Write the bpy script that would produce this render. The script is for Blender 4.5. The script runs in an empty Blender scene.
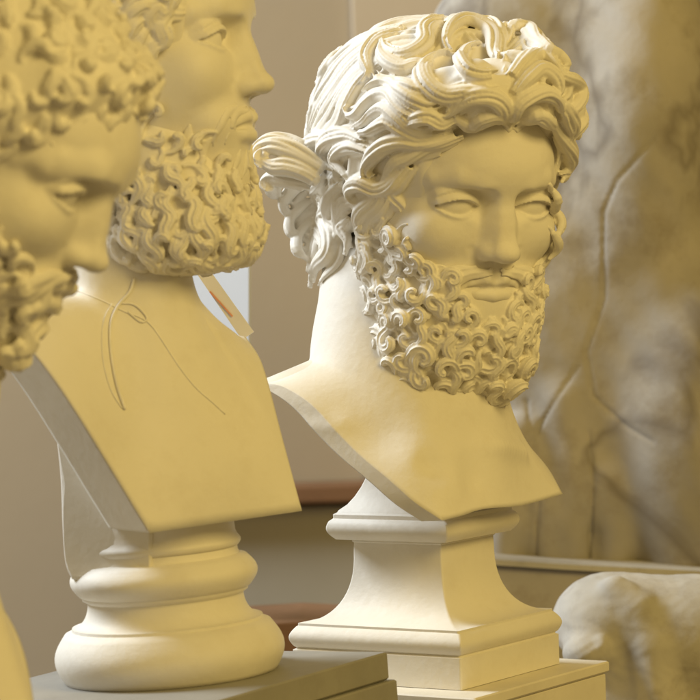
import bpy, math
import numpy as np
from mathutils import Matrix, Vector

C = bpy.context.scene.collection
R = math.radians
rng = np.random.default_rng(7)

# ------------------------------------------------------------------ camera frame
CAM = np.array([0.0, -3.0, 0.10])
ROLL = R(1.8)
_f = -CAM / np.linalg.norm(CAM)
_r = np.array([1.0, 0, 0])
_u = np.cross(_r, _f)
cr, sr = math.cos(ROLL), math.sin(ROLL)
CU = _u * cr + _r * sr
CR = _r * cr - _u * sr
FPX = 3000.0


def at(px, py, depth):
    """point `depth` metres along the view axis that is seen at (px, py)"""
    d = _f + CR * (px - 350) / FPX + CU * (350 - py) / FPX
    return CAM + d * depth


def ray(px, py):
    d = _f + CR * (px - 350) / FPX + CU * (350 - py) / FPX
    return d / np.linalg.norm(d)


# ------------------------------------------------------------------ sdf toolkit (centimetres)
def smin(a, b, k):
    h = np.maximum(k - np.abs(a - b), 0) / k
    return np.minimum(a, b) - h * h * k * 0.25


def smax(a, b, k):
    return -smin(-a, -b, k)


def ell(p, c, r):
    c = np.array(c, np.float32); r = np.array(r, np.float32)
    q = (p - c) / r
    k0 = np.sqrt((q * q).sum(-1)) + 1e-6
    q2 = q / r
    k1 = np.sqrt((q2 * q2).sum(-1)) + 1e-6
    return k0 * (k0 - 1) / k1


def sph(p, c, r):
    d = p - np.array(c, np.float32)
    return np.sqrt((d * d).sum(-1)) - r


def cap(p, a, b, ra, rb=None):
    rb = ra if rb is None else rb
    a = np.array(a, np.float32); b = np.array(b, np.float32)
    ab = b - a
    t = np.clip(((p - a) @ ab) / (ab @ ab), 0, 1)
    d = p - a - t[..., None] * ab
    return np.sqrt((d * d).sum(-1)) - (ra + (rb - ra) * t)


def chain(p, pts, rad, k=0.0):
    d = None
    for i in range(len(pts) - 1):
        e = cap(p, pts[i], pts[i + 1], rad[i], rad[i + 1])
        d = e if d is None else (smin(d, e, k) if k else np.minimum(d, e))
    return d


def sstep(a, b, x):
    t = np.clip((x - a) / (b - a), 0, 1)
    return t * t * (3 - 2 * t)


def gauss(x, s):
    return np.exp(-(x / s) ** 2)


def surface(fn, lo, hi, h):
    """surface nets of fn over the box, returns verts, quads"""
    lo = np.array(lo, np.float64); hi = np.array(hi, np.float64)
    n = np.ceil((hi - lo) / h).astype(int) + 1
    B = 8
    nb = (n + B - 1) // B
    F = np.empty(nb * B, np.float32)
    F8 = F.reshape(nb[0], B, nb[1], B, nb[2], B)
    bi = np.stack(np.meshgrid(*[np.arange(k) for k in nb], indexing='ij'), -1).reshape(-1, 3)
    fc = np.concatenate([fn((lo + (c_ * B + (B - 1) / 2) * h).astype(np.float32)) for c_ in np.array_split(bi, max(1, len(bi) // 200000))])
    near = np.abs(fc) < B * h * 1.5 + 0.8
    far_ = bi[~near]
    F8[far_[:, 0], :, far_[:, 1], :, far_[:, 2], :] = fc[~near][:, None, None, None]
    nbk = bi[near]
    g0 = np.stack(np.meshgrid(*[np.arange(B)] * 3, indexing='ij'), -1)
    for c_ in np.array_split(nbk, max(1, len(nbk) // 1500)):
        g = (lo + (c_[:, None, None, None] * B + g0) * h).astype(np.float32)
        F8[c_[:, 0], :, c_[:, 1], :, c_[:, 2], :] = fn(g)
    F = F[:n[0], :n[1], :n[2]]
    F[0] = F[-1] = 1; F[:, 0] = F[:, -1] = 1; F[:, :, 0] = F[:, :, -1] = 1
    S = F < 0
    c = [slice(0, -1), slice(1, None)]
    cnt = sum(S[c[i], c[j], c[k]].astype(np.int8) for i in (0, 1) for j in (0, 1) for k in (0, 1))
    act = (cnt > 0) & (cnt < 8)
    idx = np.argwhere(act)
    vid = np.full(act.shape, -1, np.int64); vid[act] = np.arange(len(idx))
    acc = np.zeros((len(idx), 3)); num = np.zeros(len(idx))
    I, J, K = idx.T
    for d in range(3):
        for a in (0, 1):
            for b in (0, 1):
                o0 = [0, 0, 0]; o1 = [0, 0, 0]
                e = [q for q in range(3) if q != d]
                o0[e[0]] = o1[e[0]] = a; o0[e[1]] = o1[e[1]] = b; o1[d] = 1
                f0 = F[I + o0[0], J + o0[1], K + o0[2]]; f1 = F[I + o1[0], J + o1[1], K + o1[2]]
                m = (f0 < 0) != (f1 < 0)
                t = np.where(m, f0 / np.where(m, f0 - f1, 1), 0)
                q = np.zeros((len(idx), 3)); q[:, 0] = o0[0]; q[:, 1] = o0[1]; q[:, 2] = o0[2]
                q[:, d] = t
                acc += q * m[:, None]; num += m
    V = lo + (idx + acc / num[:, None]) * h
    quads = []
    for d in range(3):
        e = [(d + 1) % 3, (d + 2) % 3]
        s0 = [slice(1, -1)] * 3; s1 = [slice(1, -1)] * 3
        s0[d] = slice(0, -1); s1[d] = slice(1, None)
        A = S[tuple(s0)]; B = S[tuple(s1)]
        for flip, M in ((0, A & ~B), (1, ~A & B)):
            q = np.argwhere(M)
            off = np.array([1, 1, 1]); off[d] = 0
            q = q + off
            def v(a, b):
                w = q.copy(); w[:, e[0]] -= a; w[:, e[1]] -= b
                return vid[w[:, 0], w[:, 1], w[:, 2]]
            Q = np.stack([v(1, 1), v(0, 1), v(0, 0), v(1, 0)], 1)
            quads.append(Q[:, ::-1] if flip else Q)
    return V, np.concatenate(quads)


def newton(fn, o, d, tmax=80.0, off=0.0):
    """march from o along d (cm) to fn = off; None when missed"""
    t = 0.0
    for _ in range(140):
        v = float(fn((o + d * t).astype(np.float32)[None])[0]) - off
        if v < 0.02:
            return o + d * t
        t += v * 0.7
        if t > tmax:
            return None
    return None


def grad(fn, p, e=0.15):
    q = np.repeat(p[None], 6, 0).astype(np.float32)
    for i in range(3):
        q[2 * i, i] += e; q[2 * i + 1, i] -= e
    v = fn(q)
    g = np.array([v[0] - v[1], v[2] - v[3], v[4] - v[5]], float)
    return g / (np.linalg.norm(g) + 1e-9)


def grads(fn, P, e=0.15):
    g = np.empty(P.shape)
    for i in range(3):
        a = P.astype(np.float32).copy(); b = a.copy()
        a[:, i] += e; b[:, i] -= e
        g[:, i] = fn(a) - fn(b)
    return g / (np.linalg.norm(g, axis=1, keepdims=True) + 1e-9)


def snap(fn, P, off=0.0, it=5):
    P = P.copy()
    for _ in range(it):
        P -= grads(fn, P) * (fn(P.astype(np.float32)) - off)[:, None] * 0.9
    return P


# ------------------------------------------------------------------ mesh accumulation
class Acc:
    def __init__(s):
        s.v = []; s.f = []; s.n = 0

    def add(s, V, F):
        s.v.append(np.asarray(V, float)); s.f.append([tuple(int(i) + s.n for i in q) for q in F]); s.n += len(V)

    def add_np(s, V, Q):
        s.v.append(np.asarray(V, float)); s.f.append((np.asarray(Q) + s.n).tolist()); s.n += len(V)

    def build(s, name, mat, parent=None, M=None, smooth=True):
        V = np.concatenate(s.v)
        if M is not None:
            V = V @ np.array(M)[:3, :3].T + np.array(M)[:3, 3]
        F = [q for f in s.f for q in f]
        return link(name, V, F, mat, parent, smooth)


def link(name, V, F, mat, parent=None, smooth=True):
    me = bpy.data.meshes.new(name)
    me.from_pydata(np.asarray(V).tolist(), [], F)
    me.update()
    if smooth:
        me.polygons.foreach_set('use_smooth', [True] * len(me.polygons))
    me.materials.append(mat)
    o = bpy.data.objects.new(name, me)
    C.objects.link(o)
    if parent is not None:
        o.parent = parent
    return o


def crisp(o, deg=28):
    o.data.set_sharp_from_angle(angle=R(deg))
    return o


def tag(o, label=None, cat=None, group=None, kind=None):
    if label: o['label'] = label
    if cat: o['category'] = cat
    if group: o['group'] = group
    if kind: o['kind'] = kind
    return o


def resample(P, n):
    """smooth Catmull-Rom through control points P (k,3) evenly resampled"""
    P = np.asarray(P, float)
    if len(P) > 2:
        Q = np.vstack([2 * P[0] - P[1], P, 2 * P[-1] - P[-2]])
        out = []
        for i in range(1, len(Q) - 2):
            t = np.linspace(0, 1, 9)[:-1, None]
            a, b, c, d = Q[i - 1], Q[i], Q[i + 1], Q[i + 2]
            out.append(0.5 * ((2 * b) + (-a + c) * t + (2 * a - 5 * b + 4 * c - d) * t ** 2 + (-a + 3 * b - 3 * c + d) * t ** 3))
        P = np.vstack(out + [P[-1:]])
    s = np.r_[0, np.cumsum(np.linalg.norm(np.diff(P, axis=0), axis=1))]
    u = np.linspace(0, s[-1], n)
    return np.stack([np.interp(u, s, P[:, i]) for i in range(3)], 1)


def lock(acc, P, N, w, h, ridges=3, amp=0.16, taper=(0.55, 0.25), m=22, twist=0.0):
    """a grooved lock swept along P with outward normals N; w, h half sizes"""
    n = len(P)
    T = np.gradient(P, axis=0); T /= np.linalg.norm(T, axis=1, keepdims=True) + 1e-9
    B = np.cross(T, N); B /= np.linalg.norm(B, axis=1, keepdims=True) + 1e-9
    N2 = np.cross(B, T)
    t = np.linspace(0, 1, n)
    env = (taper[0] + (1 - taper[0]) * sstep(0, 0.3, t)) * (taper[1] + (1 - taper[1]) * sstep(1.0, 0.55, t))
    a = np.linspace(0, 2 * np.pi, m, endpoint=False)
    up = np.clip(np.sin(a), -0.2, 1)
    cu = np.cos(a)
    rr = 1 + amp * np.cos(cu * np.pi * ridges) * np.clip(np.sin(a) * 1.6 + 0.3, 0, 1)
    X = cu * rr; Z = np.sin(a) * rr
    ph = twist * t
    W = w * env; H = h * (0.35 + 0.65 * env)
    V = P[:, None] + B[:, None] * (X[None] * W[:, None])[..., None] + N2[:, None] * (Z[None] * H[:, None])[..., None]
    V = V.reshape(-1, 3)
    base = acc.n
    i = np.arange(n - 1)[:, None] * m; j = np.arange(m)[None]; j2 = (j + 1) % m
    Q = np.stack([i + j, i + j2, i + m + j2, i + m + j], -1).reshape(-1, 4)
    V = np.vstack([V, P[0] - T[0] * w * env[0] * 0.4, P[-1] + T[-1] * w * env[-1] * 0.6])
    acc.v.append(V)
    F = (Q + base).tolist()
    c0 = base + n * m; c1 = c0 + 1
    for q in range(m):
        F.append([c0, base + (q + 1) % m, base + q])
        F.append([c1, base + (n - 1) * m + q, base + (n - 1) * m + (q + 1) % m])
    acc.f.append(F); acc.n += len(V)


def snail(acc, fn, c, Rr, r, turns=1.3, hand=1, a0=0.0, tail=0.0, lift=0.5, ridges=2, off=0.0, amp=.2):
    n0 = grad(fn, c, 0.4)
    ref = np.array([0, 0, 1.0])
    if abs(n0 @ ref) > 0.92: ref = np.array([0, 1.0, 0])
    u = np.cross(ref, n0); u /= np.linalg.norm(u); v = np.cross(n0, u)
    k = int(14 + 16 * turns)
    t = np.linspace(0, 1, k)
    rho = Rr * (1 - 0.78 * t) * (1 + tail * np.clip(0.25 - t, 0, 1) * 4)
    an = a0 + hand * 2 * np.pi * turns * t
    hgt = r * 0.3 + lift * r * np.sin(t * np.pi / 2) * 1.4
    P = c + u * (rho * np.cos(an))[:, None] + v * (rho * np.sin(an))[:, None]
    dd = fn(P.astype(np.float32)) - off
    P = P - n0 * (dd * np.clip(1 - t, 0.3, 1))[:, None] + n0 * hgt[:, None]
    N = np.repeat(n0[None], k, 0)
    rad = P - (c + n0 * 0)
    rad -= (rad @ n0)[:, None] * n0
    rad /= np.linalg.norm(rad, axis=1, keepdims=True) + 1e-9
    N = N + rad * 0.45
    N /= np.linalg.norm(N, axis=1, keepdims=True)
    lock(acc, P, N, r, r * 1.05, ridges=ridges, amp=amp, taper=(0.35, 0.75), m=16)


# ------------------------------------------------------------------ materials
def node_mat(name, base, rough=0.5, spec=0.3, mott=0.06, scale=9.0, bump=0.15, bscale=60.0, dirt=None, dirt_amt=0.0, sss=0.0, veins=None):
    m = bpy.data.materials.new(name); m.use_nodes = True
    nt = m.node_tree; ns = nt.nodes; b = ns['Principled BSDF']
    tc = ns.new('ShaderNodeTexCoord')
    n1 = ns.new('ShaderNodeTexNoise'); n1.inputs['Scale'].default_value = scale; n1.inputs['Detail'].default_value = 6
    nt.links.new(tc.outputs['Object'], n1.inputs['Vector'])
    cr_ = ns.new('ShaderNodeValToRGB')
    lo = [max(0, c * (1 - mott)) for c in base]; hi = [min(1, c * (1 + mott)) for c in base]
    cr_.color_ramp.elements[0].position = 0.35; cr_.color_ramp.elements[1].position = 0.65
    cr_.color_ramp.elements[0].color = (*lo, 1); cr_.color_ramp.elements[1].color = (*hi, 1)
    nt.links.new(n1.outputs['Fac'], cr_.inputs['Fac'])
    out = cr_.outputs['Color']
    if dirt:
        n3 = ns.new('ShaderNodeTexNoise'); n3.inputs['Scale'].default_value = scale * 2.7; n3.inputs['Detail'].default_value = 8
        n3.inputs['Roughness'].default_value = 0.7
        nt.links.new(tc.outputs['Object'], n3.inputs['Vector'])
        r3 = ns.new('ShaderNodeValToRGB'); r3.color_ramp.elements[0].position = 0.5; r3.color_ramp.elements[1].position = 0.75
        r3.color_ramp.elements[1].color = (dirt_amt,) * 3 + (1,)
        nt.links.new(n3.outputs['Fac'], r3.inputs['Fac'])
        mx = ns.new('ShaderNodeMix'); mx.data_type = 'RGBA'
        nt.links.new(r3.outputs['Color'], mx.inputs['Factor'])
        nt.links.new(out, mx.inputs['A']); mx.inputs['B'].default_value = (*dirt, 1)
        out = mx.outputs['Result']
    if veins:
        w = ns.new('ShaderNodeTexNoise'); w.inputs['Scale'].default_value = veins[1]; w.inputs['Detail'].default_value = 4
        w.inputs['Distortion'].default_value = 1.2
        nt.links.new(tc.outputs['Object'], w.inputs['Vector'])
        rv = ns.new('ShaderNodeValToRGB')
        e = rv.color_ramp.elements
        e[0].position = 0.46; e[0].color = (0, 0, 0, 1); e[1].position = 0.54; e[1].color = (0, 0, 0, 1)
        k = e.new(0.5); k.color = (1, 1, 1, 1)
        nt.links.new(w.outputs['Fac'], rv.inputs['Fac'])
        mv = ns.new('ShaderNodeMath'); mv.operation = 'MULTIPLY'; mv.inputs[1].default_value = veins[2]
        nt.links.new(rv.outputs['Color'], mv.inputs[0])
        mx = ns.new('ShaderNodeMix'); mx.data_type = 'RGBA'
        nt.links.new(mv.outputs[0], mx.inputs['Factor'])
        nt.links.new(out, mx.inputs['A']); mx.inputs['B'].default_value = (*veins[0], 1)
        out = mx.outputs['Result']
    nt.links.new(out, b.inputs['Base Color'])
    b.inputs['Roughness'].default_value = rough
    b.inputs['Specular IOR Level'].default_value = spec
    if sss:
        b.inputs['Subsurface Weight'].default_value = sss
        b.inputs['Subsurface Radius'].default_value = (0.012, 0.008, 0.004)
        b.inputs['Subsurface Scale'].default_value = 0.5
    n2 = ns.new('ShaderNodeTexNoise'); n2.inputs['Scale'].default_value = bscale; n2.inputs['Detail'].default_value = 8
    nt.links.new(tc.outputs['Object'], n2.inputs['Vector'])
    bp = ns.new('ShaderNodeBump'); bp.inputs['Strength'].default_value = bump; bp.inputs['Distance'].default_value = 0.003
    nt.links.new(n2.outputs['Fac'], bp.inputs['Height'])
    nt.links.new(bp.outputs['Normal'], b.inputs['Normal'])
    return m


PLASTER = node_mat('plaster', (0.80, 0.765, 0.69), rough=0.55, spec=0.25, mott=0.035, scale=9, bump=0.15, bscale=110, dirt=(0.66, 0.60, 0.49), dirt_amt=0.35)


# ------------------------------------------------------------------ the face (cm, +y forward, +x subject's right, z = 0 at the eyes)
def face(p, o={}):
    W = o.get('w', 1.0)
    x = p[..., 0] / W; y = p[..., 1]; z = p[..., 2]
    ax = np.abs(x)
    q = np.stack([ax, y, z], -1)
    d = ell(q, (0, -0.8, 4.5), (9.2, 12.6, 10.6))
    d = smin(d, ell(q, (0, 2.6, -3.5), (8.2, 9.4, 11.0)), 3.0)
    d = smin(d, ell(q, (0, 4.5, 3.5), (7.9, 8.0, 5.5)), 2.5)              # forehead
    d = smin(d, ell(q, (5.3, 6.4, -3.6), (2.6, 3.3, 2.8)), 2.4)           # cheekbone
    d = smin(d, ell(q, (0, 7.4, -8.8), (4.4, 4.3, 4.4)), 2.4)             # muzzle
    d = smin(d, ell(q, (0, 8.7, -12.6), (2.8, 2.7, 2.6)), 2.2)            # chin
    # forehead swelling above brows
    if 'bulge' in o: d = smin(d, ell(q, (1.8, 10.2, 3.0), (2.6, 2.2 + o['bulge'], 1.9)), 1.2)
    d = smin(d, ell(q, (0, 8.2, 3.6), (5.2, 4.1, 2.8)), 2.2)
    # brows
    if 'brow' in o: d = smin(d, chain(q, [(1.2, 11.8, 1.9), (4.2, 11.2, 2.5), (6.8, 8.6, 1.6)], [1.0 * o['brow'], 1.15 * o['brow'], 0.8 * o['brow']], 0.5), 1.0)
    brow = [(0.7, 11.6, 1.5), (2.3, 11.45, 2.5), (4.4, 10.75, 2.95), (6.3, 9.0, 2.5), (7.6, 6.3, 1.2)]
    d = smin(d, chain(q, brow, [0.9, 1.05, 1.02, 0.84, 0.45], 0.5), 0.7)
    d = smin(d, ell(q, (4.6, 8.6, -2.6), (3.2, 2.6, 2.6)), 1.6)
    # sockets
    d = smax(d, -ell(q, (4.0, 12.5, 0.5), (3.1, 2.9, 1.5)), 0.6)
    d = smax(d, -ell(q, (1.95, 12.9, 0.1), (1.0, 1.8, 1.6)), 1.0)
    # nose
    nw = 0.12 + 0.40 * sstep(-1.5, -3.8, z)
    qn = np.stack([np.maximum(ax - nw, 0), y, z], -1)
    nose = chain(qn, [(0, 11.6, 3.0), (0, 11.95, 1.2), (0, 12.7, -1.6), (0, 13.5, -3.9)], [0.85, 0.72, 0.70, 0.85], 0.4)
    nose = smax(nose, (y - (12.42 + (1.4 - z) * 0.33)), 0.4)
    tip = ell(q, (0, 13.3, -4.0), (1.2, 1.35, 0.95))
    ala = ell(q, (1.5, 11.9, -4.25), (0.78, 1.4, 0.85))
    nose = smin(nose, tip, 0.6); nose = smin(nose, ala, 0.9)
    nose = smin(nose, ell(q, (0, 11.4, -2.2), (2.0, 1.6, 3.2)), 1.0)
    nose = smax(nose, -ell(q, (0.85, 12.6, -5.25), (0.5, 0.85, 0.5)), 0.3)
    d = smin(d, nose, 0.5)
    d = smax(d, -chain(q, [(2.75, 12.0, -5.1), (2.9, 11.8, -4.0)], [0.25, 0.2]), 0.5)
    # eyes: eyeball, lids as a thicker shell outside the almond opening
    ec = np.array((4.15, 8.85, -0.05), np.float32); er = 2.28
    e = q - ec
    re = np.sqrt((e * e).sum(-1)) + 1e-6
    u = (e[..., 0] - 0.1) / 2.35; v = e[..., 2]
    uu = 1 - u * u
    top = 0.86 * uu - 0.03; bot = -0.80 * uu + 0.0
    inside = np.minimum(top - v, v - bot)
    up = sstep(-0.2, 0.2, v)
    lid = (0.28 + 0.36 * up) * sstep(0.09, -0.05, inside)
    # the upper lid ends in a fold, the lower rolls off into the cheek
    lid = lid - 0.22 * up * gauss(v - (top + 0.72), 0.16) * sstep(1.25, 0.8, np.abs(u))
    lid = lid + 0.10 * (1 - up) * gauss(v - (bot - 0.2), 0.2)
    fade = sstep(2.4, 1.7, np.abs(v)) * sstep(2.75, 2.3, np.abs(e[..., 0]))
    d = smin(d, re - (er + lid * fade), 0.25)
    # mouth
    q = q * np.array((0.87, 1, 1), np.float32) + np.array((0, 0, -1.3), np.float32)
    d = smin(d, ell(q, (2.6, 9.2, -8.6), (2.2, 1.9, 1.8)), 1.4)
    d = smin(d, chain(q, [(0, 11.95, -8.45), (0.8, 12.0, -8.2), (1.8, 11.4, -8.65), (2.9, 10.3, -9.15)], [0.5, 0.58, 0.45, 0.2], 0.2), 0.45)
    d = smin(d, chain(q, [(0, 11.8, -9.85), (1.2, 11.5, -9.8), (2.6, 10.4, -9.35)], [0.85, 0.75, 0.3], 0.2), 0.35)
    d = smax(d, -chain(q, [(0, 12.7, -9.12), (0.9, 12.45, -9.0), (2.1, 11.4, -9.2), (3.0, 10.7, -9.5)], [0.27, 0.27, 0.22, 0.12], 0.05), 0.25)
    d = smax(d, -chain(q, [(0, 12.6, -11.4), (1.2, 12.2, -11.3)], [0.5, 0.4]), 1.0)
    d = smax(d, -cap(q, (0, 12.95, -7.1), (0, 12.75, -8.0), 0.25, 0.35), 0.5)
    return d


def frame(origin, yaw, pitch, roll, s):
    """local cm -> world: +y turned `yaw` to the viewer's right of the camera, bowed by pitch"""
    M = Matrix.Translation(Vector(origin)) @ Matrix.Rotation(R(roll), 4, 'Y') @ Matrix.Rotation(-R(180 - yaw), 4, 'Z') @ Matrix.Rotation(-R(pitch), 4, 'X')
    return M @ Matrix.Scale(s, 4)


def tolocal(M, P):
    I = np.array(M.inverted())
    return P @ I[:3, :3].T + I[:3, 3]


def trace(M, fn, pts, off=0.0):
    """where the sight lines through pts meet the form fn"""
    o = tolocal(M, CAM[None])[0]
    out = []
    for px, py in pts:
        e = tolocal(M, (CAM + ray(px, py))[None])[0] - o
        L = np.linalg.norm(e); e /= L
        D = np.linalg.norm(np.array(M.translation) - CAM) * L
        h = newton(fn, o + e * (D - 45), e, 90, off)
        if h is None:   # outside the outline: nearest approach
            t = np.linspace(D - 30, D + 30, 90)
            Q = (o + e * t[:, None]).astype(np.float32)
            h = o + e * t[int(np.argmin(fn(Q)))]
        out.append(h)
    return np.array(out)


LR = np.random.default_rng(21)


def bundle(acc, P, N, w, amp, taper, k=4, m=14):
    """one lock of hair made of k strands lying side by side"""
    n = len(P)
    T = np.gradient(P, axis=0); T /= np.linalg.norm(T, axis=1, keepdims=True) + 1e-9
    B = np.cross(T, N); B /= np.linalg.norm(B, axis=1, keepdims=True) + 1e-9
    t = np.linspace(0, 1, n)[:, None]
    pinch = 0.75 + 0.25 * np.sin(np.pi * np.clip(t * 1.1, 0, 1)) - 0.45 * sstep(0.65, 1, t)
    for i in range(k):
        o = (i - (k - 1) / 2) / max(1, (k - 1) / 2) if k > 1 else 0
        lo = LR.integers(0, max(1, n // 9)) if o else 0
        hi = n - (LR.integers(0, max(1, n // 6)) if o else 0)
        wv = 0.10 * w * np.sin(t * LR.uniform(4, 8) + LR.uniform(0, 6))
        Q = P + B * (o * 0.62 * w * pinch + wv) + N * (w * (0.16 - 0.30 * abs(o) + LR.uniform(-.08, .14)))
        r = w * LR.uniform(0.31, 0.40)
        Q = Q[lo:hi]
        lock(acc, Q, N[lo:hi], r, w * 0.55, ridges=1, amp=amp * 0.8, taper=taper, m=m)


def fuse(o, voxel, smooth=2, fac=0.5):
    """melt overlapping pieces into one cast surface"""
    m = o.modifiers.new('r', 'REMESH'); m.mode = 'VOXEL'; m.voxel_size = voxel; m.use_smooth_shade = True
    s_ = o.modifiers.new('s', 'SMOOTH'); s_.factor = fac; s_.iterations = smooth
    dg = bpy.context.evaluated_depsgraph_get()
    me = bpy.data.meshes.new_from_object(o.evaluated_get(dg))
    o.modifiers.clear()
    old = o.data; me.name = old.name; o.data = me
    bpy.data.meshes.remove(old)
    me.polygons.foreach_set('use_smooth', [True] * len(me.polygons))
    if not me.materials: me.materials.append(PLASTER)
    return o


def px_lock(acc, M, fn, pts, w, h=None, n=None, ridges=3, lift=0.25, amp=0.16, taper=(0.6, 0.3), arch=0.0):
    P = trace(M, fn, pts, 0.1)
    L = np.linalg.norm(np.diff(P, axis=0), axis=1).sum()
    n = n or max(12, int(L / 0.35))
    P = resample(P, n)
    f = fn(P.astype(np.float32))
    N = grads(fn, P, 0.6)
    t = np.linspace(0, 1, n)[:, None]
    P = P - N * np.clip(f, -2, 2)[:, None] * 0.7 + N * (lift * w + arch * np.sin(t * np.pi))
    bundle(acc, P, N, w, amp, taper)


# ------------------------------------------------------------------ hair and beard builders
def poisson(fn, lo, hi, mask, dist, tries, off=0.0, seed=1):
    g = np.random.default_rng(seed)
    P = g.uniform(lo, hi, (tries, 3))
    v = fn(P.astype(np.float32))
    P = P[np.abs(v) < 2.5]
    P = snap(fn, P, off, 4)
    P = P[(np.abs(fn(P.astype(np.float32)) - off) < 0.25)]
    P = P[mask(P)]
    keep = np.empty((0, 3)); 
    for p in P:
        d_ = dist(p) if callable(dist) else dist
        if len(keep) == 0 or ((keep - p) ** 2).sum(1).min() > d_ * d_:
            keep = np.vstack([keep, p])
    return keep


def flow_lock(acc, fn, p0, d0, L, w, wave=0.6, waves=1.5, off=0.1, ph=0.0, curl=0.0, hand=1, ridges=3, lift=0.3, amp=0.16, pull=None, h=None):
    """a wavy lock that starts at p0 and runs over the form along d0, curling in at its end"""
    n = max(12, int(L / 0.33))
    P = [np.array(p0, float)]
    d = np.array(d0, float)
    N = []
    s = L / n
    for i in range(n):
        p = P[-1]
        g = grad(fn, p, 0.5)
        if pull is not None: d = d + pull * (0.8 / n)
        d = d - (d @ g) * g; d /= np.linalg.norm(d) + 1e-9
        t = i / n
        ang = wave * math.cos(2 * math.pi * (waves * t) + ph)
        if t > 0.6 and curl: ang_c = hand * curl * ((t - 0.6) / 0.4)
        else: ang_c = 0
        b = np.cross(g, d)
        e = d * math.cos(ang) + b * math.sin(ang)
        if ang_c:
            c_, s_ = math.cos(ang_c * 4.5 / n), math.sin(ang_c * 4.5 / n)
            d = d * c_ + b * s_
        q = p + e * s
        q = q - g * (float(fn(q.astype(np.float32)[None])[0]) - off) * 0.8
        N.append(g); P.append(q)
    N.append(N[-1]); N = np.array(N)
    P = np.array(P)
    t = np.linspace(0, 1, len(P))[:, None]
    P = P + N * (lift * w * (0.6 + 0.8 * t))
    lock(acc, P, N, w, h or w * 0.85, ridges=ridges, amp=amp, taper=(0.6, 0.35), m=20)


def ring_loft(rows):
    """rows: (k, n, 3) rings -> verts, quads"""
    k, n = len(rows), len(rows[0])
    V = np.concatenate(rows)
    i = np.arange(k - 1)[:, None] * n; j = np.arange(n)[None]; j2 = (j + 1) % n
    return V, np.stack([i + j, i + n + j, i + n + j2, i + j2], -1).reshape(-1, 4)


def closed_curve(P, n):
    P = np.asarray(P, float)
    Q = np.vstack([P, P[:1]])
    s = np.r_[0, np.cumsum(np.linalg.norm(np.diff(Q, axis=0), axis=1))]
    u = np.linspace(0, s[-1], n, endpoint=False)
    return np.stack([np.interp(u, s, Q[:, i]) for i in range(3)], 1)


def shell(rings_top, edge, tang, n_b=26, thick=0.018, displace=None, down=None):
    """a chest: neck rings (k,n,3) spreading to the closed edge (n,3) along Bezier profiles,
    closed by a wall that turns in under it"""
    neck = rings_top[-1]
    nd = rings_top[-1] - rings_top[-2]
    nd /= np.linalg.norm(nd, axis=1, keepdims=True)
    L = np.linalg.norm(edge - neck, axis=1, keepdims=True)
    P1 = neck + nd * L * tang[:, :1]
    P2 = edge - tang[:, 2:5] * L * tang[:, 1:2]
    rows = list(rings_top)
    for t in np.linspace(0, 1, n_b)[1:]:
        t = t ** 0.9
        rows.append((1 - t) ** 3 * neck + 3 * (1 - t) ** 2 * t * P1 + 3 * (1 - t) * t * t * P2 + t ** 3 * edge)
    rows = np.array(rows)
    if displace is not None:
        rows = displace(rows)
    edge = rows[-1]
    # wall: inward = towards the axis and along -normal
    inn = down
    e2 = edge + inn * thick
    rows2 = [edge + inn * (thick * t) for t in (0.06, 0.94, 1.0)]
    last = rows[-6] + inn * thick
    mid = rows[len(rings_top) + 1] * 0.5 + rows[len(rings_top) + 1].mean(0) * 0.5
    allr = [r for r in rows] + rows2 + [last, mid]
    V, Q = ring_loft(allr)
    k = len(edge)
    F = Q.tolist()
    c = len(V); V = np.vstack([V, mid.mean(0)[None]])
    base = c - k
    F += [[base + i, c, base + (i + 1) % k] for i in range(k)]
    c = len(V); V = np.vstack([V, rows[0].mean(0)[None]])
    F += [[i, (i + 1) % k, c] for i in range(k)]
    return V, F


def pedestal_rings(profile, centre, yaw, square=True, n=96, rnd=0.0006):
    """profile: (half width, z) list. square section with tiny rounded arrises, or round"""
    rings = []
    ca, sa = math.cos(R(yaw)), math.sin(R(yaw))
    for hw, z in profile:
        if square:
            r = min(0.0022, hw * 0.2); pts = []
            for sx, sy, a0 in ((1, 1, 0), (-1, 1, 90), (-1, -1, 180), (1, -1, 270)):
                for a in np.linspace(a0, a0 + 90, 5):
                    pts.append((sx * (hw - r) + r * math.cos(R(a)), sy * (hw - r) + r * math.sin(R(a))))
        else:
            pts = [(hw * math.cos(t), hw * math.sin(t)) for t in np.linspace(0, 2 * math.pi, n, endpoint=False)]
        rings.append(np.array([(centre[0] + x * ca - y * sa, centre[1] + x * sa + y * ca, z) for x, y in pts]))
    V, Q = ring_loft(rings)
    F = Q[:, ::-1].tolist()
    k = len(rings[0])
    F.append(list(range(k))[::-1]); F.append([len(V) - k + i for i in range(k)])
    return V, F


def arc(z0, w0, z1, w1, bulge, n=9):
    """profile points from (w0,z0) to (w1,z1) bowed outwards by bulge (inwards when negative)"""
    out = []
    for t in np.linspace(0, 1, n):
        z = z0 + (z1 - z0) * t; w = w0 + (w1 - w0) * t
        out.append((w + bulge * math.sin(math.pi * t), z))
    return out


def edge_curve(pts, seg, AXD):
    """pts: (px, py, toward camera cm, corner?) -> dense closed curve; smooth between corners"""
    P = [at(px, py, AXD - w / 100) for px, py, w, c in pts]
    cor = [i for i, q in enumerate(pts) if q[3]]
    out = []
    m = len(pts)
    for a, b in zip(cor, cor[1:] + [cor[0] + m]):
        out.append(resample([P[i % m] for i in range(a, b + 1)], seg + 1)[:-1])
    return np.vstack(out)



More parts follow.
